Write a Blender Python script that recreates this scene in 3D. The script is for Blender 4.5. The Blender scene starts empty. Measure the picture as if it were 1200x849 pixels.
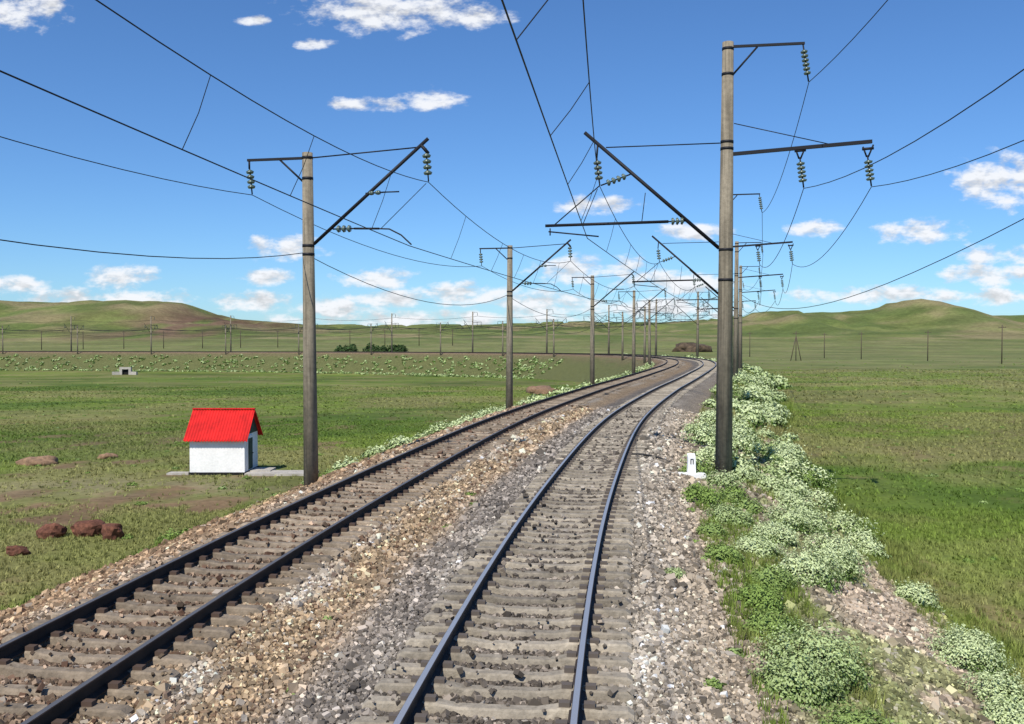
import bpy, math, numpy as np
from mathutils import Vector, Matrix
rng=np.random.default_rng(7)
scene=bpy.context.scene
scene.view_settings.view_transform='Standard'
scene.view_settings.look='None'
scene.view_settings.exposure=0

# ---------------------------------------------------------------- helpers
def vn(x,y,seed=0):
    xi=np.floor(x);yi=np.floor(y);xf=x-xi;yf=y-yi
    def h(a,b):
        v=np.sin(a*127.1+b*311.7+seed*74.7)*43758.5453
        return v-np.floor(v)
    u=xf*xf*(3-2*xf);v=yf*yf*(3-2*yf)
    return (h(xi,yi)*(1-u)+h(xi+1,yi)*u)*(1-v)+(h(xi,yi+1)*(1-u)+h(xi+1,yi+1)*u)*v
def fbm(x,y,seed=0,o=4):
    s=0;a=.5;t=0
    for i in range(o):
        s=s+a*vn(x*2**i,y*2**i,seed+i);t+=a;a*=.5
    return s/t
def sstep(a,b,x):
    t=np.clip((x-a)/(b-a),0,1);return t*t*(3-2*t)

def new_mat(name,base=(.5,.5,.5),rough=.8,metal=0,attr=False,nscale=None,namt=.3,bump=0,bscale=20,spec=.3,voro=None,vamt=.5,streak=0):
    m=bpy.data.materials.new(name);m.use_nodes=True
    nt=m.node_tree;b=nt.nodes['Principled BSDF']
    b.inputs['Roughness'].default_value=rough;b.inputs['Metallic'].default_value=metal
    b.inputs['Specular IOR Level'].default_value=spec
    b.inputs['Base Color'].default_value=(*base,1)
    L=nt.links.new
    tc=nt.nodes.new('ShaderNodeTexCoord')
    if attr:
        a=nt.nodes.new('ShaderNodeVertexColor');a.layer_name='Col';src=a.outputs['Color']
    else:
        r=nt.nodes.new('ShaderNodeRGB');r.outputs[0].default_value=(*base,1);src=r.outputs[0]
    def mul(src,fac,lo,hi):
        mr=nt.nodes.new('ShaderNodeMapRange');mr.inputs['To Min'].default_value=lo;mr.inputs['To Max'].default_value=hi
        L(fac,mr.inputs['Value'])
        vm=nt.nodes.new('ShaderNodeVectorMath');vm.operation='SCALE'
        L(src,vm.inputs[0]);L(mr.outputs[0],vm.inputs['Scale']);return vm.outputs[0]
    if nscale:
        for sc in nscale:
            n=nt.nodes.new('ShaderNodeTexNoise');n.inputs['Scale'].default_value=sc;n.inputs['Detail'].default_value=5
            n.inputs['Roughness'].default_value=.65
            L(tc.outputs['Object'],n.inputs['Vector'])
            mr=nt.nodes.new('ShaderNodeMapRange');mr.inputs['From Min'].default_value=.3;mr.inputs['From Max'].default_value=.7
            L(n.outputs['Fac'],mr.inputs['Value'])
            src=mul(src,mr.outputs[0],1-namt,1+namt)
    if streak:
        vm=nt.nodes.new('ShaderNodeVectorMath');vm.operation='MULTIPLY';vm.inputs[1].default_value=(14,14,.5);L(tc.outputs['Object'],vm.inputs[0])
        n=nt.nodes.new('ShaderNodeTexNoise');n.inputs['Scale'].default_value=1;n.inputs['Detail'].default_value=4;L(vm.outputs[0],n.inputs['Vector'])
        mr=nt.nodes.new('ShaderNodeMapRange');mr.inputs['From Min'].default_value=.35;mr.inputs['From Max'].default_value=.6;L(n.outputs['Fac'],mr.inputs['Value'])
        src=mul(src,mr.outputs[0],1-streak,1.1)
    hgt=None
    if voro:
        v=nt.nodes.new('ShaderNodeTexVoronoi');v.inputs['Scale'].default_value=voro
        L(tc.outputs['Object'],v.inputs['Vector'])
        sp=nt.nodes.new('ShaderNodeSeparateColor');L(v.outputs['Color'],sp.inputs[0])
        src=mul(src,sp.outputs[0],1-vamt,1+vamt)
        src=mul(src,v.outputs['Distance'],1.15,.35)
        hgt=v.outputs['Distance']
    if nscale or voro or attr: L(src,b.inputs['Base Color'])
    if bump:
        bp=nt.nodes.new('ShaderNodeBump');bp.inputs['Strength'].default_value=bump
        if hgt is not None:
            bp.inputs['Distance'].default_value=.03;bp.invert=True;L(hgt,bp.inputs['Height'])
        else:
            n=nt.nodes.new('ShaderNodeTexNoise');n.inputs['Scale'].default_value=bscale;n.inputs['Detail'].default_value=4
            L(tc.outputs['Object'],n.inputs['Vector']);bp.inputs['Distance'].default_value=.02
            L(n.outputs['Fac'],bp.inputs['Height'])
        L(bp.outputs[0],b.inputs['Normal'])
    return m

def mesh_np(name,V,F,mat,col=None,smooth=False,link=True):
    V=np.asarray(V,np.float32);F=np.asarray(F,np.int32)
    me=bpy.data.meshes.new(name);k=F.shape[1]
    me.vertices.add(len(V));me.vertices.foreach_set('co',V.ravel())
    me.loops.add(F.size);me.loops.foreach_set('vertex_index',F.ravel())
    me.polygons.add(len(F));me.polygons.foreach_set('loop_start',np.arange(0,F.size,k,dtype=np.int32))
    me.polygons.foreach_set('loop_total',np.full(len(F),k,np.int32))
    me.polygons.foreach_set('use_smooth',np.full(len(F),smooth))
    me.update(calc_edges=True)
    if col is not None:
        a=me.color_attributes.new('Col','FLOAT_COLOR','POINT')
        c=np.ones((len(V),4),np.float32);c[:,:3]=col;a.data.foreach_set('color',c.ravel())
    me.materials.append(mat)
    ob=bpy.data.objects.new(name,me)
    if link: scene.collection.objects.link(ob)
    return ob
def bake(name,tv,tf,pos,R,sc,col,mat,smooth=False):
    tv=np.asarray(tv,float);tf=np.asarray(tf)
    N=len(pos);n=len(tv)
    sc=np.asarray(sc,float)
    if sc.ndim==1: sc=np.repeat(sc[:,None],3,1)
    P=tv[None]*sc[:,None,:]
    P=np.einsum('nij,nkj->nki',R,P)+pos[:,None,:]
    F=(tf[None]+(np.arange(N)*n)[:,None,None]).reshape(-1,tf.shape[1])
    c=np.repeat(np.asarray(col)[:,None,:],n,1).reshape(-1,3)
    return mesh_np(name,P.reshape(-1,3),F,mat,c,smooth)
def randrot(N):
    q=rng.normal(size=(N,4));q/=np.linalg.norm(q,axis=1)[:,None]
    w,x,y,z=q.T
    return np.stack([1-2*(y*y+z*z),2*(x*y-z*w),2*(x*z+y*w),2*(x*y+z*w),1-2*(x*x+z*z),2*(y*z-x*w),2*(x*z-y*w),2*(y*z+x*w),1-2*(x*x+y*y)],1).reshape(N,3,3)
def nrmrot(n):
    n=n/np.linalg.norm(n,axis=1)[:,None]
    t=rng.normal(size=n.shape);t-=n*np.sum(t*n,1)[:,None];t/=np.linalg.norm(t,axis=1)[:,None]
    return np.stack([t,np.cross(n,t),n],2)
def zrot(a):
    c=np.cos(a);s=np.sin(a);o=np.zeros_like(c)
    return np.stack([c,-s,o,s,c,o,o,o,o+1],1).reshape(-1,3,3)

class MB:
    def __init__(s): s.v=[];s.f=[];s.m=[];s.sm=[]
    def tube(s,p0,p1,r0,r1=None,n=8,mi=0,cap=True,smooth=True):
        if r1 is None:r1=r0
        p0=Vector(p0);p1=Vector(p1);d=(p1-p0)
        if d.length<1e-6:return
        d.normalize();a=d.orthogonal().normalized();b=d.cross(a);o=len(s.v)
        for p,r in((p0,r0),(p1,r1)):
            for i in range(n):
                t=2*math.pi*i/n;s.v.append(tuple(p+a*math.cos(t)*r+b*math.sin(t)*r))
        for i in range(n):
            j=(i+1)%n;s.f.append((o+i,o+j,o+n+j,o+n+i));s.m.append(mi);s.sm.append(smooth)
        if cap:
            s.f.append(tuple(o+i for i in range(n))[::-1]);s.m.append(mi);s.sm.append(False)
            s.f.append(tuple(o+n+i for i in range(n)));s.m.append(mi);s.sm.append(False)
    def path(s,pts,r,n=5,mi=0):
        P=[Vector(p) for p in pts];o=len(s.v)
        rr=r if hasattr(r,'__len__') else [r]*len(P)
        for i,p in enumerate(P):
            d=(P[min(i+1,len(P)-1)]-P[max(i-1,0)]).normalized()
            a=d.cross(Vector((0,0,1)))
            a=a.normalized() if a.length>1e-4 else Vector((1,0,0))
            b=a.cross(d)
            for k in range(n):
                t=2*math.pi*k/n;s.v.append(tuple(p+a*math.cos(t)*rr[i]+b*math.sin(t)*rr[i]))
        for i in range(len(P)-1):
            for k in range(n):
                j=(k+1)%n;s.f.append((o+i*n+k,o+i*n+j,o+(i+1)*n+j,o+(i+1)*n+k));s.m.append(mi);s.sm.append(True)
    def box(s,c,sz,mi=0,rot=None):
        c=Vector(c);o=len(s.v)
        for x in(-.5,.5):
            for y in(-.5,.5):
                for z in(-.5,.5):
                    p=Vector((x*sz[0],y*sz[1],z*sz[2]))
                    if rot is not None:p=rot@p
                    s.v.append(tuple(c+p))
        for f in((0,1,3,2),(4,6,7,5),(0,4,5,1),(2,3,7,6),(0,2,6,4),(1,5,7,3)):
            s.f.append(tuple(o+i for i in f));s.m.append(mi);s.sm.append(False)
    def poly(s,pts,faces,mi=0):
        o=len(s.v);s.v+= [tuple(p) for p in pts]
        for f in faces:s.f.append(tuple(o+i for i in f));s.m.append(mi);s.sm.append(False)
    def insul(s,p0,p1,nd=4,R=.12,mi=2,mj=1):
        p0=Vector(p0);p1=Vector(p1);d=p1-p0
        s.tube(p0,p1,.022,n=6,mi=mj)
        for i in range(nd):
            t0=.16+.68*i/nd;t1=t0+.68/nd*.35;t2=t0+.68/nd*.7
            s.tube(p0+d*t0,p0+d*t1,.045,R,n=10,mi=mi)
            s.tube(p0+d*t1,p0+d*t2,R,R*.8,n=10,mi=mi)
    def obj(s,name,mats,link=True):
        me=bpy.data.meshes.new(name);me.from_pydata(s.v,[],s.f)
        me.polygons.foreach_set('material_index',s.m);me.polygons.foreach_set('use_smooth',s.sm)
        for m in mats:me.materials.append(m)
        me.update()
        ob=bpy.data.objects.new(name,me)
        if link:scene.collection.objects.link(ob)
        return ob

# ---------------------------------------------------------------- track alignment (metres, z = rail head)
CP=[(-6.5,-60,0),(-3.6,-30,0),(-2.6,-20,0),(-1.8,-10,0),(-1.05,0,0),(-.25,8.5,0),(.80,17,0),(2.05,25,0),(4.45,38.5,0),(9.3,59,0),(16.5,85.6,0),(26.5,126,0),(30.3,150,-.1),(31.3,170,-.2),(30.3,190,-.35),(26.0,217,-.5),(15,250,-.85),(-12,282,-1.1),(-56,306,-1.3),(-118,323,-1.5),(-180,332,-1.5),(-275,340,-1.5),(-420,345,-1.5),(-650,348,-1.5),(-1000,350,-1.5)]
CP=np.array(CP,float)
def catmull(P):
    out=[]
    for i in range(len(P)-1):
        p0=P[max(i-1,0)];p1=P[i];p2=P[i+1];p3=P[min(i+2,len(P)-1)]
        d=np.linalg.norm(p2-p1)
        d0=max(np.linalg.norm(p1-p0),1e-3);d2=max(np.linalg.norm(p3-p2),1e-3)
        m1=((p2-p1)/d*d0+(p1-p0)/d0*d)/(d+d0)*d if i>0 else (p2-p1)
        m2=((p3-p2)/d2*d+(p2-p1)/d*d2)/(d+d2)*d if i<len(P)-2 else (p2-p1)
        n=max(int(d/.5),2)
        for k in range(n):
            t=k/n
            out.append((2*t**3-3*t*t+1)*p1+(t**3-2*t*t+t)*m1+(-2*t**3+3*t*t)*p2+(t**3-t*t)*m2)
    out.append(P[-1]);return np.array(out)
T=catmull(CP)
def resample(T,ds=.5):
    s=np.r_[0,np.cumsum(np.linalg.norm(np.diff(T,axis=0),axis=1))]
    q=np.arange(0,s[-1],ds)
    return np.stack([np.interp(q,s,T[:,i]) for i in range(3)],1),q
T,S=resample(T)
w=np.hanning(33);w/=w.sum()
Tp=np.vstack([np.repeat(T[:1],16,0)+np.arange(-16,0)[:,None]*(T[1]-T[0]),T,np.repeat(T[-1:],16,0)+np.arange(1,17)[:,None]*(T[-1]-T[-2])])
T=np.stack([np.convolve(Tp[:,i],w,'valid') for i in range(3)],1)
T,S=resample(T)
D=np.gradient(T,axis=0);D[:,2]=0;D/=np.linalg.norm(D,axis=1)[:,None]
def at(s):
    s=np.asarray(s,float)
    p=np.stack([np.interp(s,S,T[:,i]) for i in range(3)],-1)
    d=np.stack([np.interp(s,S,D[:,i]) for i in range(3)],-1)
    d=d/np.linalg.norm(d,axis=-1,keepdims=True)
    r=np.stack([d[...,1],-d[...,0],0*d[...,0]],-1)
    return p,d,r
s_of_y=lambda y:float(np.interp(y,T[:500,1],S[:500]))
S0=s_of_y(0.)
OFF=-4.95
PU=np.array([-30,-10.4,-8.9,-8.2,-7.3,-6.7,-6.3,-4.95,-3.6,-3.2,-2.5,-1.75,-1.35,0,1.35,1.8,2.6,3.2,4.6,5.6,7.6,14])
PZ=np.array([-13,-2.05,-1.05,-.88,-.52,-.28,-.25,-.27,-.25,-.27,-.36,-.27,-.25,-.27,-.25,-.27,-.5,-.62,-.85,-1.3,-2.05,-5.])
surf=lambda u:np.interp(u,PU,PZ)
SP=.49

Tc=T[::4];Dc=D[::4]
def near(x,y):
    n=len(x);sd=np.empty(n);zt=np.empty(n)
    for a in range(0,n,20000):
        b=min(a+20000,n)
        dx=x[a:b,None]-Tc[None,:,0];dy=y[a:b,None]-Tc[None,:,1]
        i=np.argmin(dx*dx+dy*dy,1);k=np.arange(b-a)
        r=dx[k,i]*Dc[i,1]-dy[k,i]*Dc[i,0]
        dist=np.sqrt(dx[k,i]**2+dy[k,i]**2)
        sd[a:b]=np.where(r>=0,dist,-dist);zt[a:b]=Tc[i,2]
    return sd,zt
HILLS=[(-520,830,120,150,25),(-420,850,70,140,12),(-335,820,60,140,19),(-285,790,40,130,13),(-225,760,45,110,7),(-150,860,50,110,4),(75,930,70,120,9),(-60,950,80,120,6),
(235,800,55,130,13),(352,800,42,110,19),(300,840,50,100,8),(470,860,110,140,11),(640,900,120,160,20),(-760,800,160,200,25),(180,900,60,100,6)]
def height(x,y,ret=False):
    sd,zt=near(x,y)
    zin=-1.9-.025*np.clip(y-36,0,225)
    zin=zin+.25*(fbm(x/14,y/14,3)-.5)*sstep(10,40,np.abs(sd))
    zout=-2.0+zt+.35*(fbm(x/16,y/16,5)-.5)*sstep(9,30,sd)
    k=sstep(-6,3,sd)
    h=zin*(1-k)+zout*k
    r=sstep(345,880,y)*sstep(0,40,sd)
    hl=13*r
    for cx,cy,sx,sy,hh in HILLS:
        hl=hl+hh*np.exp(-((x-cx)/sx)**2-((y-cy)/sy)**2)*sstep(0,60,sd)
    rough=(fbm(x/70,y/70,11,5)-.5)
    hl=hl+rough*7*r*sstep(0,12,hl)
    gul=np.abs(fbm(x/40+3,y/150,21,3)-.5)
    hl=hl-sstep(.10,0,gul)*3.4*sstep(6,18,hl)
    h=h+hl
    if ret:return h,sd,hl
    return h

# ---------------------------------------------------------------- ground sheet
nx,ny=461,521
a=np.arcsinh(3000/9.);xs=9*np.sinh(np.linspace(-a,a,nx))
y0=20.;k=16.;a0=np.arcsinh((-80-y0)/k);a1=np.arcsinh((4200-y0)/k);ys=y0+k*np.sinh(np.linspace(a0,a1,ny))
X,Y=np.meshgrid(xs,ys);x=X.ravel();y=Y.ravel()
h,sd,hl=height(x,y,True)
I=np.arange(nx*ny).reshape(ny,nx)
F=np.stack([I[:-1,:-1],I[:-1,1:],I[1:,1:],I[1:,:-1]],-1).reshape(-1,4)
def C(*c):return np.array(c)[None]
def mixc(a,b,t):return a*(1-t[:,None])+b*t[:,None]
def patch(x,y,left):
    """large-scale steppe patchiness shared by the soil sheet and the grass tufts"""
    dry=np.clip(sstep(.44,.60,fbm(x/11,y/9,31,5))*.8+.35*sstep(.5,.6,fbm(x/2.6,y/3,41)),0,1)
    dark=sstep(.50,.62,fbm(x/24,y/16,51,5))
    fade=np.where(left,sstep(110,25,y),sstep(120,12,y))
    soil=sstep(.585,.70,fbm(x/1.9,y/2.3,61,5))*fade*np.where(left,.9,.45)
    return dry,dark,soil
def groundcol(x,y,sd,hl):
    left=sd<0
    green=C(.125,.170,.030);dryc=C(.205,.185,.075);dark=C(.066,.112,.017);soilc=C(.195,.125,.075)
    c=np.repeat(green,len(x),0)
    dry,dk,soil=patch(x,y,left)
    c=mixc(c,dryc,dry*.75)
    c=mixc(c,dark,.8*dk*(1-dry*.6))
    c=mixc(c,C(.185,.185,.085),.5*sstep(60,230,y)*(~left))
    c=mixc(c,soilc,soil)
    c=mixc(c,C(.26,.22,.13),.7*np.exp(-((x+13)/7)**2-((y-34)/2.2)**2)*sstep(.45,.6,fbm(x/1.5,y/1.5,63)))
    hc=np.repeat(C(.150,.175,.052),len(x),0)
    hc=mixc(hc,C(.225,.195,.095),sstep(.42,.62,fbm(x/60,y/50,81,5)))
    hc=mixc(hc,C(.095,.13,.035),.8*sstep(.48,.60,fbm(x/30,y/35,91,5)))
    br=np.exp(-((x+235)/55)**2-((y-690)/150)**2)
    hc=mixc(hc,C(.18,.12,.075),np.clip(br*1.2,0,1)*sstep(.40,.58,fbm(x/16,y/60,101)))
    hc=mixc(hc,C(.09,.05,.035),.8*np.clip(np.exp(-((x+225)/50)**2-((y-770)/80)**2)*1.2,0,1)*sstep(.42,.56,fbm(x/12,y/30,111)))
    c=mixc(c,hc,sstep(1.5,7,hl))
    return np.clip(c,0,1)
gm=new_mat('meadow_grass',attr=True,nscale=(.35,4.5,.03),namt=.25,rough=.95,spec=.1,bump=.7,bscale=9)
ground=mesh_np('ground',np.stack([x,y,h],1),F,gm,groundcol(x,y,sd,hl),True)

# ---------------------------------------------------------------- embankment (ballast bed)
us=np.unique(np.r_[np.linspace(-30,-10.5,22),np.linspace(-10.4,7.6,91),np.linspace(7.9,14,12)])
ss=np.r_[np.arange(0,S0+70,.5),np.arange(S0+71,S[-1]-3,3)]
p,d,r=at(ss)
UU,SS=np.meshgrid(us,ss)
V=p[:,None,:]+r[:,None,:]*us[None,:,None]
V[...,2]+=surf(us)[None]
side=(np.abs(UU-1.5)>3.2)&(UU>0)|(UU<-7.2)
V[...,2]+=.16*(fbm(UU*1.3,SS*1.1,131)-.5)*np.where(side,1,.25)
def bcol(u,s):
    uw=u+.5*(fbm(u*.4+9,s*.45,191)-.5)   # ragged borders between gravel kinds
    st=[(-30,(.13,.16,.035)),(-11.5,(.14,.16,.04)),(-10,(.16,.15,.06)),(-9.3,(.24,.165,.10)),(-7.4,(.28,.19,.115)),(-6.3,(.26,.185,.12)),(-5.6,(.165,.118,.082)),(-4.3,(.165,.118,.082)),
        (-3.6,(.30,.225,.145)),(-2.9,(.32,.235,.145)),(-2.5,(.30,.225,.15)),(-2.1,(.20,.17,.14)),(-1.5,(.165,.145,.125)),(-.9,(.13,.11,.09)),(.9,(.125,.105,.085)),(1.3,(.23,.20,.16)),(1.9,(.30,.255,.20)),
        (2.8,(.30,.245,.18)),(3.3,(.22,.19,.13)),(4.4,(.22,.19,.13)),(5.,(.33,.265,.20)),(6.3,(.30,.24,.18)),(7.4,(.16,.17,.06)),(14,(.13,.16,.035))]
    st_u=[a for a,_ in st];cc=np.stack([np.interp(np.where(np.abs(u+1.8)<1.8,uw,u),st_u,[b[i] for _,b in st]) for i in range(3)],1)
    nz=fbm(u*1.5,s*.9,141)
    for cen,wd,am in((1.5,.28,.6),(-1.5,.2,.4),(-3.45,.32,.7),(-6.5,.25,.3)):
        cc=mixc(cc,C(.47,.42,.35),am*np.exp(-((u-cen)/wd)**2)*sstep(.44,.7,nz))
    cc=mixc(cc,C(.13,.17,.04),sstep(.54,.62,fbm(u*.6,s*.35,151))*sstep(2.9,3.6,u)*.6)
    cc=mixc(cc,C(.13,.16,.045),sstep(.5,.6,fbm(u*.8,s*.3,161))*sstep(-8.2,-9.2,u)*.9)
    far=sstep(S0+60,S0+180,s)*sstep(2.2,3.5,np.abs(u+1.5)-3)
    cc=mixc(cc,C(.17,.175,.075),far*.7)
    return cc
F=np.arange(V.shape[0]*V.shape[1]).reshape(V.shape[:2])
F=np.stack([F[:-1,:-1],F[:-1,1:],F[1:,1:],F[1:,:-1]],-1).reshape(-1,4)
bm=new_mat('ballast_gravel',attr=True,nscale=(1.2,),namt=.18,rough=.95,spec=.15,bump=.9,voro=19,vamt=.45)
mesh_np('railway_embankment',V.reshape(-1,3),F,bm,bcol(UU.ravel(),SS.ravel()),True)

def stones(name,s0,s1,u0,u1,dens,size,mat):
    N=int((s1-s0)*(u1-u0)*dens)
    s=rng.uniform(s0,s1,N);u=rng.uniform(u0,u1,N)
    ph=np.abs((s/SP+.5)%1-.5)*SP
    inT=((np.abs(u)<1.36)|(np.abs(u-OFF)<1.36))
    ok=~(inT&(ph<.12)&(rng.uniform(0,1,N)>.04))
    for c in(0,OFF):
        for g in(-.797,.797): ok&=np.abs(u-c-g)>.075
    s=s[ok];u=u[ok];N=len(s);ph=ph[ok];inT=inT[ok]
    p,d,r=at(s);pos=p+r*u[:,None]
    sz=size*np.exp(rng.normal(-.15,.32,N))
    side=(u>4.7)|(u<-7.2)
    pos[:,2]+=surf(u)+.16*(fbm(u*1.3,s*1.1,131)-.5)*np.where(side,1,.25)+sz*.15+np.where(inT&(ph<.12),.085,0)
    c=bcol(u,s)
    f=np.exp(rng.normal(0,.48,N))[:,None]
    c=c*f*1.1
    t=rng.uniform(0,1,N)
    c=mixc(c,C(.48,.43,.36),(t>.95)*.6);c=mixc(c,C(.10,.045,.028),((t<.14)&(u<-2.3))*.6)
    sc=sz[:,None]*rng.uniform(.55,1.1,(N,3))
    tv=np.array([(-.5,-.4,-.45),(.45,-.5,-.4),(.5,.42,-.5),(-.4,.5,-.42),(-.42,-.35,.4),(.3,-.4,.5),(.42,.3,.35),(-.3,.38,.46)])
    tf=[(0,3,2,1),(4,5,6,7),(0,1,5,4),(1,2,6,5),(2,3,7,6),(3,0,4,7)]
    return bake(name,tv,tf,pos,randrot(N),sc,np.clip(c,0,.7),mat)
sm=new_mat('ballast_stone',attr=True,rough=.9,spec=.2)
stones('ballast_stones',S0+5.5,S0+14,-7.8,5.2,720,.054,sm)
stones('ballast_stones',S0+14,S0+26,-9.8,6.8,290,.070,sm)
stones('ballast_stones',S0+26,S0+50,-9.5,6.8,85,.105,sm)
stones('ballast_stones',S0+8,S0+20,4.8,7.4,260,.07,sm)

# ---------------------------------------------------------------- rails, sleepers, clips
prof=[(-.075,-.18),(.075,-.18),(.075,-.168),(.012,-.145),(.010,-.05),(.036,-.036),(.037,-.008),(.030,0),(-.030,0),(-.037,-.008),(-.036,-.036),(-.010,-.05),(-.012,-.145),(-.075,-.168)]
ss_r=np.r_[np.arange(0,S0+160,1.),np.arange(S0+162,S[-1]-3,4)]
def rail(name,u,mats):
    p,d,r=at(ss_r);pf=np.array(prof);k=len(pf)
    V=p[:,None,:]+r[:,None,:]*(u+pf[:,0])[None,:,None];V[...,2]+=pf[:,1][None]
    n=len(p);I=np.arange(n*k).reshape(n,k)
    J=np.roll(I,-1,1)
    F=np.stack([I[:-1],J[:-1],J[1:],I[1:]],-1).reshape(-1,4)
    ob=mesh_np(name,V.reshape(-1,3),F,mats[0]);ob.data.materials.append(mats[1])
    mi=np.zeros((n-1,k),np.int32);mi[:,7]=1
    ob.data.polygons.foreach_set('material_index',mi.ravel());return ob
side1=new_mat('rail_side_steel',(.042,.032,.028),.7,.0,nscale=(3,),namt=.35,spec=.25)
side2=new_mat('rail_side_rust',(.038,.025,.019),.75,.0,nscale=(3,),namt=.35,spec=.25)
top1=new_mat('rail_head_polished',(.46,.47,.49),.42,.55)
top2=new_mat('rail_head_worn',(.17,.16,.155),.5,.5)
for g in(-.797,.797):
    rail('rail',g,(side1,top1));rail('rail',OFF+g,(side2,top2))
st=[(-1.36,-.205),(-1.30,-.165),(-.95,-.160),(-.62,-.160),(-.40,-.195),(.40,-.195),(.62,-.160),(.95,-.160),(1.30,-.165),(1.36,-.205)]
tv=[];tf=[]
for i,(u,z) in enumerate(st):
    wt=.07 if abs(u)>.5 else .055
    tv+=[(u,-.13,-.36),(u,-wt-.018,z-.02),(u,-wt,z),(u,wt,z),(u,wt+.018,z-.02),(u,.13,-.36)]
for i in range(len(st)-1):
    for k in range(5):tf.append((i*6+k,i*6+k+1,(i+1)*6+k+1,(i+1)*6+k))
tf+= [(0,5,4,1),(1,4,3,2),(54,55,58,59),(55,56,57,58)]
cm=new_mat('sleeper_concrete',attr=True,nscale=(3,14),namt=.26,rough=.9,bump=.4,bscale=40)
km=np.arange(0,int((S0+210)/SP))*SP
for off,base in((0,(.31,.27,.21)),(OFF,(.255,.205,.15))):
    p,d,r=at(km);N=len(km);pos=p+r*off
    ang=np.arctan2(r[:,1],r[:,0])+rng.normal(0,.015,N)
    pos[:,2]+=rng.normal(0,.007,N)
    col=np.array(base)[None]*rng.uniform(.62,1.22,N)[:,None]
    bake('concrete_sleepers',tv,np.array(tf),pos,zrot(ang),np.ones(N),col,cm)
tvb=np.array([(x_,y_,z_) for x_ in(-.5,.5) for y_ in(-.5,.5) for z_ in(-.5,.5)])
tfb=[(0,1,3,2),(4,6,7,5),(0,4,5,1),(2,3,7,6),(0,2,6,4),(1,5,7,3)]
kk=km[km<S0+90];P_=[];A_=[];C_=[]
for off in(0,OFF):
    p,d,r=at(kk)
    for g in(-.797,.797):
        for e in(-.125,.125):
            q=p+r*(off+g+e);q[:,2]-=.14;P_.append(q);A_.append(np.arctan2(r[:,1],r[:,0]))
            C_.append(np.repeat(np.array([[.12,.10,.085]] if off==0 else [[.09,.06,.045]]),len(kk),0))
P_=np.concatenate(P_);A_=np.concatenate(A_);C_=np.concatenate(C_)
clipm=new_mat('rail_clip_iron',attr=True,rough=.7)
bake('rail_fasteners',tvb,tfb,P_,zrot(A_),np.repeat([[.11,.09,.055]],len(P_),0),C_,clipm)

# ---------------------------------------------------------------- masts
conc=new_mat('mast_concrete',(.235,.20,.145),.9,nscale=(1.1,9),namt=.2,bump=.3,bscale=25,streak=.35)
steel=new_mat('bracket_steel_dark',(.018,.018,.022),.6,.3)
glass=new_mat('insulator_glass',(.09,.13,.11),.25,spec=.6)
def mast_right():
    b=MB()
    b.tube((0,0,-1.6),(0,0,12.25),.265,.165,n=20,mi=0)
    for z in(12.05,9.1,9.3,6.1,11.3,5.2):
        rr=.265-(z+1.6)/13.85*.10+.008
        b.tube((0,0,z-.04),(0,0,z+.04),rr,n=20,mi=1)
    b.box((1.15,0,12.12),(2.1,.07,.07),1);b.tube((.16,0,11.3),(.85,0,12.08),.03,mi=1)
    b.insul((2.15,0,12.1),(2.32,0,11.0),6,.11)
    rot=Matrix.Rotation(-math.atan2(.25,3.9),3,'Y')
    b.box((2.15,0,9.07),(3.95,.10,.10),1,rot)
    b.tube((.2,0,9.85),(2.95,0,9.15),.014,mi=1)
    for xx in(2.1,4.0):
        b.tube((xx-.13,0,9.05),(xx-.02,0,8.75),.025,mi=1);b.tube((xx+.16,0,9.1),(xx+.02,0,8.75),.025,mi=1)
        b.tube((xx-.15,0,8.98),(xx+.17,0,9.0),.04,mi=1)
        b.insul((xx,0,8.8),(xx+.12,0,7.9),5,.13)
    b.tube((-.2,0,6.15),(-4.25,0,9.72),.055,mi=1)
    b.tube((-.2,0,9.28),(-3.6,0,9.25),.018,mi=1)
    b.tube((-3.55,0,9.1),(-3.9,0,9.4),.04,mi=1)
    b.tube((-3.85,0,9.35),(-3.88,0,8.95),.03,mi=1)
    b.insul((-3.88,0,9.0),(-3.78,0,8.1),4,.13)
    b.insul((-2.85,0,8.42),(-3.75,0,8.1),4,.11)
    b.insul((-1.15,0,6.98),(-1.75,0,6.97),3,.12)
    b.tube((-1.7,0,6.97),(-5.45,0,6.9),.045,mi=1)
    b.tube((-5.15,0,6.94),(-3.78,0,8.1),.018,mi=1)
    b.tube((-4.3,0,6.9),(-3.85,0,8.0),.012,mi=1)
    b.tube((-5.3,0,6.82),(-5.3,0,6.6),.02,mi=1)
    b.tube((-5.35,0,6.72),(-3.8,0,6.55),.022,mi=1)
    b.tube((-2.5,0,6.97),(-2.4,0,7.85),.012,mi=1)
    return b.obj('catenary_mast',[conc,steel,glass],False).data
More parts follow.
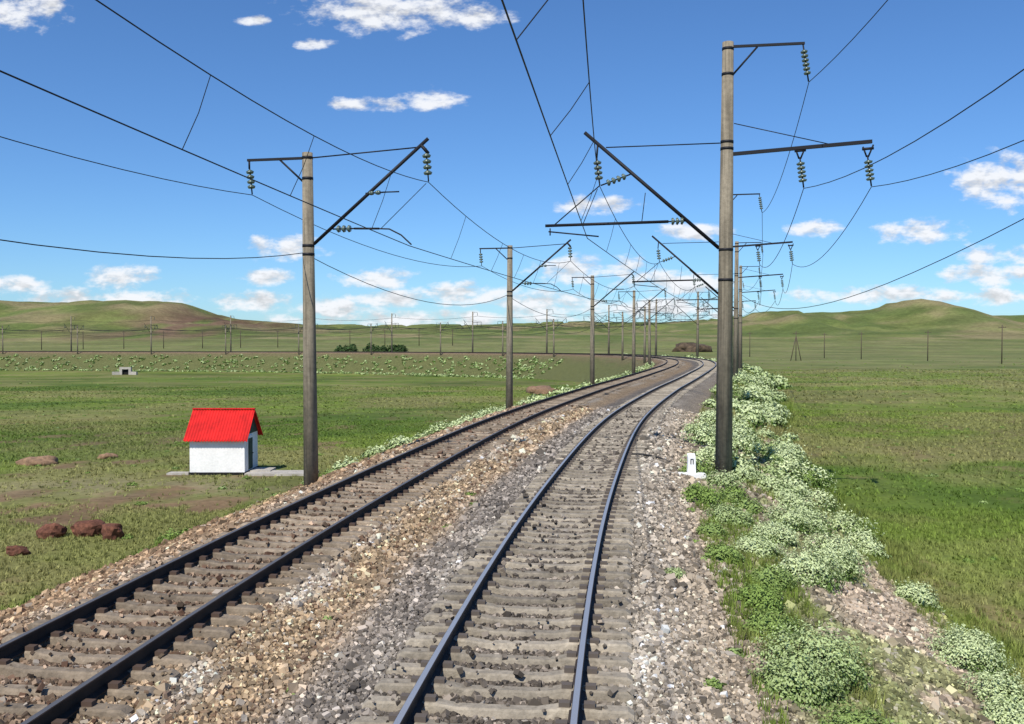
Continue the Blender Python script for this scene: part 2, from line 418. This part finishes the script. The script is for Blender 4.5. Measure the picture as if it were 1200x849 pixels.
def mast_left():
    b=MB()
    b.tube((0,0,-2.2),(0,0,8.85),.225,.15,n=20,mi=0)
    for z in(8.7,6.15,5.9,8.1):
        rr=.225-(z+2.2)/11*.075+.008
        b.tube((0,0,z-.04),(0,0,z+.04),rr,n=20,mi=1)
    b.box((-.98,0,8.70),(1.75,.07,.07),1);b.tube((-.12,0,8.0),(-.85,0,8.68),.03,mi=1)
    b.tube((-1.8,0,8.7),(-1.8,0,8.45),.03,mi=1)
    b.insul((-1.8,0,8.55),(-1.72,0,7.7),4,.12)
    b.tube((.14,0,8.7),(3.3,0,8.88),.02,mi=1)
    b.tube((.17,0,6.2),(3.62,0,9.12),.05,mi=1)
    b.tube((3.4,0,8.95),(3.62,0,8.7),.05,mi=1)
    b.insul((3.55,0,8.85),(3.62,0,7.9),4,.13)
    b.insul((.75,0,6.62),(1.45,0,6.62),3,.11)
    b.tube((1.4,0,6.62),(2.15,0,6.6),.03,mi=1)
    b.path([(2.1,0,6.6),(2.45,0,6.58),(2.8,0,6.4),(3.1,0,6.12)],.022,mi=1)
    b.insul((1.75,0,7.62),(2.35,0,7.64),2,.07)
    b.tube((2.3,0,7.64),(2.75,0,7.64),.02,mi=1)
    b.tube((2.2,0,6.6),(3.55,0,7.85),.01,mi=1)
    return b.obj('catenary_mast',[conc,steel,glass],False).data
mr_,ml_=mast_right(),mast_left()
MR=[];ML=[]
s=s_of_y(28.2)+.6;sR=[s-60,s-30,s]
while sR[-1]<S[-1]-60:sR.append(sR[-1]+30.2)
s=s_of_y(26.7)-.6;sL=[s-56,s-28,s]
while sL[-1]<S[-1]-60:sL.append(sL[-1]+27.7)
def place(mesh,s,u,lst,lean=0):
    p,d,r=at(s)
    ang=math.atan2(r[1],r[0])
    M=Matrix.Translation(Vector((p[0]+r[0]*u,p[1]+r[1]*u,p[2])))@Matrix.Rotation(ang,4,'Z')@Matrix.Rotation(lean,4,'Y')
    ob=bpy.data.objects.new('catenary_mast',mesh);ob.matrix_world=M;scene.collection.objects.link(ob)
    lst.append(M)
for i,s in enumerate(sR):place(mr_,s,3.74,MR,(0.004,0,.004,.006)[i%4])
for i,s in enumerate(sL):place(ml_,s,OFF-3.3,ML,(0,.003,-.006,.004)[i%4])

# ---------------------------------------------------------------- wires
wm=new_mat('wire_dark',(.02,.02,.022),.6,.3)
def rad(p):return .008+.00013*min(max(p[1],0),260)
def span(b,A,B,sag,n=16,k=1):
    A=Vector(A);B=Vector(B);pts=[]
    for i in range(n+1):
        t=i/n;q=A.lerp(B,t);q.z-=4*sag*t*(1-t);pts.append(q)
    b.path(pts,[rad(q)*k for q in pts],n=5);return pts
def catenary(name,Ms,xm,zm,xc,zc,stag,mo={},cofs={}):
    b=MB()
    for i in range(min(len(Ms)-1,24)):
        A=Ms[i]@Vector((xm+mo.get(i,0),0,zm));B=Ms[i+1]@Vector((xm+mo.get(i+1,0),0,zm))
        sg=stag if i%2 else -stag
        C0=Ms[i]@Vector((xc+sg+cofs.get(i,0),0,zc));C1=Ms[i+1]@Vector((xc-sg+cofs.get(i+1,0),0,zc))
        a_=span(b,A,B,.85,n=20);c_=span(b,C0,C1,.04,n=20,k=1.1)
        for t in(3,7,10,13,17):
            q0=a_[t];q1=c_[t];b.path([q0,q0.lerp(q1,.5)+Vector((.02,.03,0)),q1],.004+rad(q0)*.3,n=4)
    return b.obj(name,[wm])
catenary('catenary_wires',MR,-3.78,8.08,-3.95,6.5,.2,{1:.75},{1:-.05})
catenary('catenary_wires',ML,3.62,7.88,3.2,6.08,.15)
b=MB()
for i in range(min(len(MR)-1,24)):
    for (xx,zz,sg) in((2.33,10.98,.8),(2.22,7.88,.95),(4.12,7.88,.95)):
        span(b,MR[i]@Vector((xx,0,zz)),MR[i+1]@Vector((xx,0,zz)),sg)
for i in range(min(len(ML)-1,24)):
    span(b,ML[i]@Vector((-1.72,0,7.68)),ML[i+1]@Vector((-1.72,0,7.68)),.7)
    span(b,ML[i]@Vector((-.16,0,5.95)),ML[i+1]@Vector((-.16,0,5.95)),1.0)
span(b,(12.5,9,9.0),MR[5]@Vector((.2,0,8.6)),3.2,24,1.3)
b.obj('power_line_wires',[wm])

# ---------------------------------------------------------------- wooden poles in the fields
wood=new_mat('weathered_wood',(.09,.07,.05),.9,nscale=(6,),namt=.3)
def upole(x_,y_,H=8,A=False,r0=.13):
    z=float(height(np.array([x_]),np.array([y_]))[0])
    b=MB();b.tube((0,0,-.4),(0,0,H),r0,r0*.75,n=8)
    b.box((0,0,H-.6),(1.6,.1,.1));
    for q in(-.7,-.25,.25,.7):b.tube((q,0,H-.55),(q,0,H-.35),.04,n=6)
    if A:b.tube((-1.4,0,-.4),(0,.0,H-1.2),r0*.8,n=8);b.tube((1.4,0,-.4),(0,0,H-1.2),r0*.8,n=8)
    ob=b.obj('utility_pole',[wood]);ob.location=(x_,y_,z);return ob
for q in[(12.5,9,11.2,False),(107,205,8.5,False),(101,228,7.5,False),(96,258,7.5,False),(91.5,275,7.5,False),(72,238,7.5,True),(76,300,8,False)]:
    upole(q[0],q[1],q[2],q[3])
for i in range(13):
    upole(-235+i*17,430+i*5,8.5,False,.2)

# ---------------------------------------------------------------- hut
hx,hy=-11.55,37.6
hz=float(height(np.array([hx]),np.array([hy]))[0])
plaster=new_mat('whitewashed_plaster',(.84,.83,.80),.9,nscale=(1.6,14),namt=.07,bump=.3,bscale=12)
redroof=new_mat('red_roof_paint',(.60,.014,.012),.65,nscale=(2.5,),namt=.25)
darkg=new_mat('dark_green_paint',(.03,.055,.04),.7)
grey=new_mat('old_concrete',(.42,.39,.34),.95,nscale=(2,11),namt=.2,bump=.5,bscale=10)
black=new_mat('dark_opening',(.012,.012,.012),.9)
par=bpy.data.objects.new('trackside_hut',None);par.location=(hx,hy,hz);scene.collection.objects.link(par)
def child(b,name,mats):
    o=b.obj(name,mats);o.parent=par;return o
W,Dp,He,Hr=2.15,1.9,1.58,2.5
b=MB();x0,x1,yy0,yy1=-W/2,W/2,-Dp/2,Dp/2
b.poly([(x0,yy0,-.3),(x1,yy0,-.3),(x1,yy1,-.3),(x0,yy1,-.3),(x0,yy0,He),(x1,yy0,He),(x1,yy1,He),(x0,yy1,He)],[(0,1,5,4),(1,2,6,5),(2,3,7,6),(3,0,4,7),(4,5,6,7)])
child(b,'walls',[plaster])
b=MB();b.box((0,0,.06),(W+.08,Dp+.08,.14));child(b,'plinth',[black])
b=MB()
for xx in(x0+.01,x1-.01):
    s_=.03 if xx>0 else -.03
    b.poly([(xx,yy0,He+.003),(xx,yy1,He+.003),(xx,0,Hr-.04),(xx+s_,yy0,He+.003),(xx+s_,yy1,He+.003),(xx+s_,0,Hr-.04)],[(0,1,2),(3,4,5),(0,1,4,3),(1,2,5,4),(2,0,3,5)])
child(b,'gable_boards',[darkg])
b=MB();nw=44;ov=.17
for sgn in(-1,1):
    pts=[];fs=[]
    for i in range(nw*4+1):
        xx=x0-ov+(W+2*ov)*i/(nw*4);dz=.018*math.sin(i/4*2*math.pi*.5)
        e=(yy0-.22) if sgn<0 else (yy1+.22)
        ze=He-(.22)*(Hr-He)/(Dp/2)
        pts+=[(xx,e,ze+dz+.04),(xx,0,Hr+dz+.04),(xx,e,ze+dz+.0),(xx,0,Hr+dz+.0)]
    n=nw*4
    for i in range(n):
        o=i*4;fs+=[(o,o+4,o+5,o+1),(o+2,o+3,o+7,o+6),(o,o+2,o+6,o+4)]
    fs+=[(0,1,3,2),(n*4,n*4+2,n*4+3,n*4+1)]
    b.poly(pts,fs)
b.box((0,0,Hr+.06),(W+2*ov,.16,.04))
child(b,'corrugated_roof',[redroof])
b=MB();b.box((x1+.02,-.3,.83),(.05,.74,1.36));child(b,'door_frame',[plaster])
b=MB();b.box((x1+.035,-.3,.80),(.05,.58,1.22));b.box((x1+.065,-.3,1.0),(.02,.42,.5));b.tube((x1+.07,-.12,.8),(x1+.12,-.12,.8),.02);child(b,'door',[darkg])
b=MB();b.box((x0+.3,yy0+.02,He-.2),(.14,.06,.1));child(b,'vent',[black])
b=MB();b.box((2.5,-.75,.04),(2.7,1.0,.16));b.box((-1.55,-.7,.03),(.9,.5,.12));b.box((1.6,-.2,.1),(.8,.9,.12));child(b,'concrete_apron',[grey])

# ---------------------------------------------------------------- white marker post
white=new_mat('white_paint',(.82,.82,.80),.7,nscale=(8,),namt=.06)
par2=bpy.data.objects.new('distance_marker_post',None);p,d,r=at(s_of_y(27.3));u_=2.75
par2.location=(p[0]+r[0]*u_,p[1]+r[1]*u_,p[2]+float(surf(u_))+.03);par2.scale=(.9,.9,.9);scene.collection.objects.link(par2)
b=MB();b.box((0,0,.03),(.85,.5,.14));b.poly([(-.13,-.09,.09),(.13,-.09,.09),(.13,.09,.09),(-.13,.09,.09),(-.12,-.08,.62),(.12,-.08,.62),(.12,.08,.72),(-.12,.08,.72)],[(0,1,5,4),(1,2,6,5),(2,3,7,6),(3,0,4,7),(4,5,6,7)])
o=b.obj('post',[white]);o.parent=par2
b=MB();b.box((-.035,-.092,.48),(.025,.012,.16));b.box((.04,-.092,.48),(.025,.012,.16));b.box((.0,-.092,.555),(.05,.012,.02));o=b.obj('number',[black]);o.parent=par2
b=MB();pts=[]
for t in np.linspace(0,1,14):
    uu=.86+(3.6-.86)*t;ss_=s_of_y(28.6)+.9*(1-t)**2
    p,d,r=at(ss_);pts.append((p[0]+r[0]*uu,p[1]+r[1]*uu,float(surf(uu))+.07+.03*math.sin(t*9)))
b.path(pts,.035,n=6);b.obj('ground_cable',[wm])

# ---------------------------------------------------------------- boulders
def icos(sub=2):
    import bmesh
    bmm=bmesh.new();bmesh.ops.create_icosphere(bmm,subdivisions=sub,radius=1)
    v=np.array([q.co[:] for q in bmm.verts]);f=np.array([[l.index for l in q.verts] for q in bmm.faces]);bmm.free();return v,f
iv,if_=icos(3)
rock=new_mat('red_brown_rock',(.135,.055,.033),.9,nscale=(3,12),namt=.4,bump=.8,bscale=6)
def boulder(x_,y_,s_,seed,z=None):
    v=iv.copy()
    n=fbm(v[:,0]*1.3+seed*7+10,v[:,1]*1.3+v[:,2]*1.7+20,seed,3)
    v=v*(.65+.75*n)[:,None];v=np.round(v*3.2)/3.2*.35+v*.65
    v=v*np.array(s_)[None]
    zz=float(height(np.array([x_]),np.array([y_]))[0]) if z is None else z
    ob=mesh_np('boulder',v+np.array([x_,y_,zz+s_[2]*.45]),if_,rock);return ob
for i,(x_,y_,s_) in enumerate([(-12.45,25.2,(.38,.32,.25)),(-11.55,25.5,(.42,.35,.28)),(-10.7,25.0,(.28,.3,.29)),(-12.3,23.2,(.26,.25,.15))]):
    boulder(x_,y_,s_,i+1)
boulder(7.0,14.6,(.22,.2,.16),9,-1.75)
boulder(6.6,13.8,(.12,.12,.09),10,-1.65)
soilm=new_mat('bare_soil',(.24,.15,.09),.95,nscale=(1.5,7),namt=.4,bump=.8,bscale=5)
def heap(x_,y_,sx,sy,sz,seed,m=soilm,name='dirt_heap'):
    v=iv.copy();n=fbm(v[:,0]*2+seed*5+9,v[:,1]*2+v[:,2]+9,seed,4);v=v*(.4+1.2*n)[:,None]*np.array([sx,sy,sz])
    zz=float(height(np.array([x_]),np.array([y_]))[0]);mesh_np(name,v+np.array([x_,y_,zz]),if_,m,None,True)
heap(-20.5,40.5,.75,.8,.34,1);heap(-18.6,43,.45,.5,.26,2)
heap(4.,128,2.2,3,1.0,5)
darkrock=new_mat('dark_rock',(.085,.06,.038),.9,nscale=(.2,.8),namt=.5,bump=.8,bscale=2)
heap(76,395,8,8,3.4,8,darkrock,'rock_mound')
def culvert(x_,y_):
    zz=float(height(np.array([x_]),np.array([y_]))[0]);b=MB()
    b.box((-1.3,0,.7),(.7,.8,1.9));b.box((1.3,0,.7),(.7,.8,1.9));b.box((0,0,1.9),(3.3,.85,.6));b.box((-2.6,-.5,.4),(2.2,.6,1.0),0,Matrix.Rotation(.4,3,'Z'));b.box((2.6,-.5,.4),(2.2,.6,1.0),0,Matrix.Rotation(-.4,3,'Z'))
    b.box((0,.3,.6),(1.9,.1,1.9),1)
    ob=b.obj('culvert_portal',[grey,black]);ob.location=(x_,y_,zz)
culvert(-112,272)

# ---------------------------------------------------------------- vegetation
quad=np.array([(-.5,-.28,0),(.5,-.28,0),(.5,.28,0),(-.5,.28,0)]);qf=[(0,1,2,3)]
leaf=new_mat('foliage',attr=True,rough=.8,spec=.15)
def bushes(name,cen,R,nl,lsz,pale,flat=.9):
    N=len(cen);M=N*nl
    idx=np.repeat(np.arange(N),nl)
    dv=rng.normal(size=(M,3));dv/=np.linalg.norm(dv,axis=1)[:,None];dv[:,2]=np.abs(dv[:,2])*1.0-.12
    a_=np.arctan2(dv[:,1],dv[:,0])
    lump=.55+.9*fbm(np.cos(a_)*2.3+idx*3.3+50,np.sin(a_)*2.3+dv[:,2]*3.4+idx*1.7,5,4)
    rr=rng.uniform(.2,1,M)**.33*lump*np.exp(rng.normal(0,.07,M))
    o=dv*rr[:,None]*R[idx][:,None];o[:,2]*=flat
    pos=cen[idx]+o
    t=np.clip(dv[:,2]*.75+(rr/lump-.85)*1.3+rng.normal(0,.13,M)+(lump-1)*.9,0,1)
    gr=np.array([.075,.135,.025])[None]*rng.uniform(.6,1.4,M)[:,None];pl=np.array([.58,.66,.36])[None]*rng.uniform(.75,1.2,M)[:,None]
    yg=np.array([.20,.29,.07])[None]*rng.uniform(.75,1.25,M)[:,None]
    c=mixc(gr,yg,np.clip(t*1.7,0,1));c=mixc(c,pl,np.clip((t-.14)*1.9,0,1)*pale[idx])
    n_=dv+np.array([0,0,.25])+rng.normal(0,.42,(M,3))
    sc=lsz*rng.uniform(.6,1.4,M)
    return bake(name,quad,qf,pos,nrmrot(n_),sc,np.clip(c,0,.8),leaf)
def along(s,u):
    p,d,r=at(s);q=p+r*u[:,None];q[:,2]+=surf(u)-.03
    g=height(q[:,0],q[:,1]);q[:,2]=np.maximum(q[:,2],g-.02);return q
def row(s0,s1,n,u0,u1,r0,r1,nl,lsz,pale,name='flowering_bushes'):
    s=rng.uniform(s0,s1,n);u=rng.uniform(u0,u1,n);R=rng.uniform(r0,r1,n)
    bushes(name,along(s,u),R,nl,lsz,np.clip(rng.normal(pale,.15,n),0,1))
S1=S0
def fixed(lst,nl,lsz,name='flowering_bushes'):
    a=np.array(lst);bushes(name,along(S0+a[:,0],a[:,1]),a[:,2],nl,lsz,a[:,3])
fixed([(12.0,3.6,.80,.5),(11.2,3.2,.55,.45),(13.4,3.25,.42,.05),(10.0,3.7,.5,.1),(9.2,3.3,.45,.15),(10.6,6.3,.6,.9),(11.6,7.2,.6,.9),(12.6,6.1,.45,.9),(13.8,6.5,.6,.9),(9.6,6.7,.6,.9),(15.4,6.5,.7,.9),(14.3,7.5,.5,.9),(16.8,7.0,.5,.9)],7500,.028)
fixed([(14.8,3.3,.45,.0),(16.2,3.6,.45,.1),(17.3,4.4,.66,.9),(18.7,3.7,.5,.85),(19.0,5.1,.7,.95),(20.3,4.2,.55,.9),(21.0,5.5,.72,.95),(19.6,6.8,.5,.9),(21.5,3.4,.55,.5),(22.7,4.8,.7,.95),(17.6,3.0,.4,.05),(19.6,2.9,.35,.1)],5200,.034)
fixed([(15.3,2.05,.22,.5)],1800,.022,'green_weeds')
row(S1+23,S1+30,13,3.2,7.0,.45,.8,2200,.044,.9)
row(S1+22,S1+30,6,2.7,4.2,.3,.55,1500,.050,.1,'green_weeds')
row(S1+30,S1+50,30,3.0,7.2,.5,.95,1300,.072,.9)
row(S1+28,S1+50,14,2.6,7.6,.35,.7,700,.085,.15,'green_weeds')
row(S1+50,S1+100,70,3.0,7.6,.6,1.15,450,.14,.85)
row(S1+100,S1+230,120,3.2,9,.6,1.2,130,.30,.75)
# left shoulder
row(S1+30,S1+62,36,-9.9,-8.3,.4,.8,700,.08,.85)
row(S1+14,S1+40,34,-10.6,-8.9,.12,.38,600,.05,.05,'green_weeds')
row(S1+60,S1+150,60,-10.6,-8.0,.4,.85,220,.17,.7)
row(S1+8,S1+24,10,-2.9,-2.2,.06,.18,200,.045,.0,'green_weeds')
row(S1+8,S1+24,5,2.0,2.7,.08,.2,260,.05,.1,'green_weeds')
row(S1+235,S1+760,1900,-24,-9.3,.3,.85,24,.45,.5,'embankment_scrub')
def field_pts(n,y0_,y1_,k=.72,dmin=(-11,8)):
    y_=y0_+(y1_-y0_)*rng.uniform(0,1,n)**.7
    x_=rng.uniform(-1,1,n)*y_*k
    sd_,_=near(x_,y_);ok=(sd_<dmin[0])|(sd_>dmin[1]);x_=x_[ok];y_=y_[ok];sd_=sd_[ok]
    return np.stack([x_,y_,height(x_,y_)],1),sd_
q,_=field_pts(260,20,80);bushes('meadow_weeds',q,rng.uniform(.08,.22,len(q)),110,.05,np.clip(rng.normal(.0,.15,len(q)),0,1),.6)
q,_=field_pts(350,80,260);bushes('meadow_weeds',q,rng.uniform(.12,.3,len(q)),24,.18,np.clip(rng.normal(.0,.15,len(q)),0,1),.5)
tx=np.array([(-62,360),(-66,361),(-54,361),(-50,360),(-43,363),(-46,362)],float)
cen=np.stack([tx[:,0],tx[:,1],height(tx[:,0],tx[:,1])+.8],1)
def darkbush(name,cen,R,nl,lsz):
    N=len(cen);idx=np.repeat(np.arange(N),nl);M=N*nl
    dv=rng.normal(size=(M,3));dv/=np.linalg.norm(dv,axis=1)[:,None];dv[:,2]=np.abs(dv[:,2])
    o=dv*(rng.uniform(.4,1,M)**.5*(.7+.6*fbm(dv[:,0]*3+idx*5+30,dv[:,2]*4+30,2)))[:,None]*R[idx][:,None]
    bake(name,quad,qf,cen[idx]+o,nrmrot(dv+rng.normal(0,.5,(M,3))),lsz*rng.uniform(.6,1.3,M),np.array([[.035,.065,.02]])*rng.uniform(.6,1.7,M)[:,None],leaf)
darkbush('distant_shrubs',cen,rng.uniform(2.0,3.6,len(cen)),350,.7)

# grass tufts
def tuft_template(nb=6,seed=0):
    r_=np.random.default_rng(seed);v=[];f=[]
    for i in range(nb):
        a_=r_.uniform(0,6.28);l=r_.uniform(.6,1);bx,by=r_.uniform(-.25,.25,2);w_=.04
        tx_,ty_=math.cos(a_)*.35*l,math.sin(a_)*.35*l
        c_,s_=math.cos(a_+1.57)*w_,math.sin(a_+1.57)*w_
        o=len(v);v+=[(bx-c_,by-s_,0),(bx+c_,by+s_,0),(bx+tx_,by+ty_,l)];f.append((o,o+1,o+2))
    return np.array(v),np.array(f)
tvg,tfg=tuft_template(8,3)
def tufts(pos,hgt,wid,col):
    N=len(pos);sc=np.stack([wid,wid,hgt],1)
    bake('grass_tufts',tvg,tfg,pos,zrot(rng.uniform(0,6.28,N)),sc,col,leaf)
def grasscol(N,x_,y_,left):
    dry,dk,soil=patch(x_,y_,left)
    c=np.repeat(C(.18,.25,.045),N,0)
    c=mixc(c,C(.30,.27,.115),dry*.75);c=mixc(c,C(.095,.165,.026),dk*.8*(1-dry*.6))
    return c*rng.uniform(.65,1.35,N)[:,None],soil
for(n,a_,b_,hh,ww)in((46000,9,30,.10,.20),(44000,30,70,.11,.30),(26000,70,160,.13,.6)):
    q,sd_=field_pts(n,a_,b_,.72,(-9.8,7.2))
    c_,soil=grasscol(len(q),q[:,0],q[:,1],sd_<0)
    kq=rng.uniform(0,1,len(q))>soil*.95;q=q[kq];c_=c_[kq]
    N=len(q);tufts(q-np.array([0,0,.01]),hh*rng.uniform(.4,1.6,N),ww*rng.uniform(.6,1.4,N),c_)
for(s0,s1,u0,u1,n,hh)in((S0+8,S0+26,2.7,4.2,3000,.20),(S0+8,S0+26,6.6,8.2,3000,.2),(S0+26,S0+60,2.9,8,3400,.26),(S0+14,S0+60,-11,-8.9,6000,.18),(S0+60,S0+140,3,8.5,3500,.38)):
    s=rng.uniform(s0,s1,n);u=rng.uniform(u0,u1,n);q=along(s,u)
    k_=fbm(u*.9,s*.5,171)+rng.normal(0,.06,n)>.47;q=q[k_];N=len(q)
    c_,_=grasscol(N,q[:,0],q[:,1],q[:,0]<0)
    tufts(q,hh*rng.uniform(.5,1.5,N),hh*1.2*rng.uniform(.6,1.4,N),c_*.85)

# ---------------------------------------------------------------- sky + sun
world=bpy.data.worlds.new('World');scene.world=world;world.use_nodes=True
nt=world.node_tree;L=nt.links.new
bg=nt.nodes['Background'];bg.inputs['Strength'].default_value=.09
SUN_EL=math.radians(50);sdir=Vector((-.42,-1,0)).normalized()
sky=nt.nodes.new('ShaderNodeTexSky');sky.sky_type='NISHITA';sky.sun_disc=False;sky.sun_elevation=SUN_EL
sky.sun_rotation=math.atan2(sdir.x,sdir.y);sky.altitude=600;sky.air_density=1.0;sky.dust_density=.3;sky.ozone_density=3.0
tc=nt.nodes.new('ShaderNodeTexCoord');sp=nt.nodes.new('ShaderNodeSeparateXYZ');L(tc.outputs['Generated'],sp.inputs[0])
def M_(op,a_,b_=None,c_=None,clamp=False):
    n=nt.nodes.new('ShaderNodeMath');n.operation=op;n.use_clamp=clamp
    for i,q in enumerate((a_,b_,c_)):
        if q is None:continue
        if isinstance(q,(int,float)):n.inputs[i].default_value=q
        else:L(q,n.inputs[i])
    return n.outputs[0]
def V_(op,a_,b_):
    n=nt.nodes.new('ShaderNodeVectorMath');n.operation=op
    for i,q in enumerate((a_,b_)):
        if isinstance(q,tuple):n.inputs[i].default_value=q
        else:L(q,n.inputs[i])
    return n
yy=M_('MAXIMUM',sp.outputs[1],.08)
pp=M_('DIVIDE',sp.outputs[0],yy);qq=M_('DIVIDE',sp.outputs[2],yy)
cb=nt.nodes.new('ShaderNodeCombineXYZ');L(pp,cb.inputs[0]);L(qq,cb.inputs[1])
# cumulus as sky directions: (tan azimuth, tan elevation, half width, half height)
CL=[(35,12,46,26),(455,18,95,22),(560,24,40,12),(375,55,24,7),(300,28,18,6),(430,125,46,9),(508,118,34,13),(1178,212,60,30),(953,268,28,11),(1070,273,52,15),(1172,300,48,13),(1160,322,66,13),(20,333,36,11),(145,326,38,16),(85,352,50,12),(165,352,64,12),(315,325,34,9),(332,291,44,15),(300,354,50,11),(385,362,46,14),(440,327,42,13),(460,351,56,10),(550,345,64,14),(690,316,66,16),(640,357,76,16),(700,242,46,10),(785,330,74,15),(790,362,90,13),(812,272,42,10),(1020,346,100,11),(1150,348,66,9),(500,374,190,10)]
E=None
for(px,py,hw,hh)in CL:
    c_=(-(px-600)/hw,-(395-py)/hh,0)
    n=nt.nodes.new('ShaderNodeVectorMath');n.operation='MULTIPLY_ADD'
    L(cb.outputs[0],n.inputs[0]);n.inputs[1].default_value=(1100/hw,1100/hh,0);n.inputs[2].default_value=c_
    e=V_('DOT_PRODUCT',n.outputs[0],n.outputs[0]).outputs['Value']
    E=e if E is None else M_('MINIMUM',E,e)
E=M_('SUBTRACT',1,E);E=M_('MAXIMUM',E,-2.2)
def noise(off,scale,detail,rough=.6):
    v=V_('MULTIPLY',cb.outputs[0],(1,1.9,1)).outputs[0];v=V_('ADD',v,off).outputs[0]
    n=nt.nodes.new('ShaderNodeTexNoise');n.inputs['Scale'].default_value=scale;n.inputs['Detail'].default_value=detail;n.inputs['Roughness'].default_value=rough
    L(v,n.inputs['Vector']);return n.outputs['Fac']
n1=noise((3.1,1.7,0),28,6);n2=noise((3.1,1.7+.014,0),28,3)
dd=M_('ADD',M_('MULTIPLY',E,.5),M_('MULTIPLY',M_('SUBTRACT',n1,.455),3.0))
mr=nt.nodes.new('ShaderNodeMapRange');mr.interpolation_type='SMOOTHSTEP';mr.inputs['From Min'].default_value=-.08;mr.inputs['From Max'].default_value=.75;L(dd,mr.inputs['Value'])
front=M_('GREATER_THAN',sp.outputs[1],.1);above=M_('GREATER_THAN',sp.outputs[2],0.0)
mask=M_('MULTIPLY',M_('MULTIPLY',mr.outputs[0],front),above)
mask=M_('MULTIPLY',mask,.95)
sh=M_('ADD',.90,M_('MULTIPLY',M_('SUBTRACT',n1,n2),1.6));sh=M_('MINIMUM',M_('MAXIMUM',sh,.70),1.0)
cc=nt.nodes.new('ShaderNodeVectorMath');cc.operation='SCALE';cc.inputs[0].default_value=(10.5,10.7,11.1);L(sh,cc.inputs['Scale'])
mx=nt.nodes.new('ShaderNodeMix');mx.data_type='RGBA'
tint=V_('MULTIPLY',sky.outputs[0],(.72,1.08,1.48))
L(mask,mx.inputs[0]);L(tint.outputs[0],mx.inputs[6]);L(cc.outputs[0],mx.inputs[7]);L(mx.outputs[2],bg.inputs['Color'])
ld=bpy.data.lights.new('sun','SUN');ld.energy=5.0;ld.angle=math.radians(.5);ld.color=(1,.94,.84)
lo=bpy.data.objects.new('sun',ld);scene.collection.objects.link(lo)
v=Vector((sdir.x*math.cos(SUN_EL),sdir.y*math.cos(SUN_EL),math.sin(SUN_EL)))
lo.rotation_euler=v.to_track_quat('Z','Y').to_euler();lo.location=(0,-20,40)

# ---------------------------------------------------------------- camera
cd=bpy.data.cameras.new('camera');cd.sensor_width=36;cd.lens=33;cd.clip_end=12000;cd.clip_start=.1
co=bpy.data.objects.new('camera',cd);scene.collection.objects.link(co)
co.location=(0,0,3.5);co.rotation_euler=(math.radians(90-1.54),0,0)
scene.camera=co
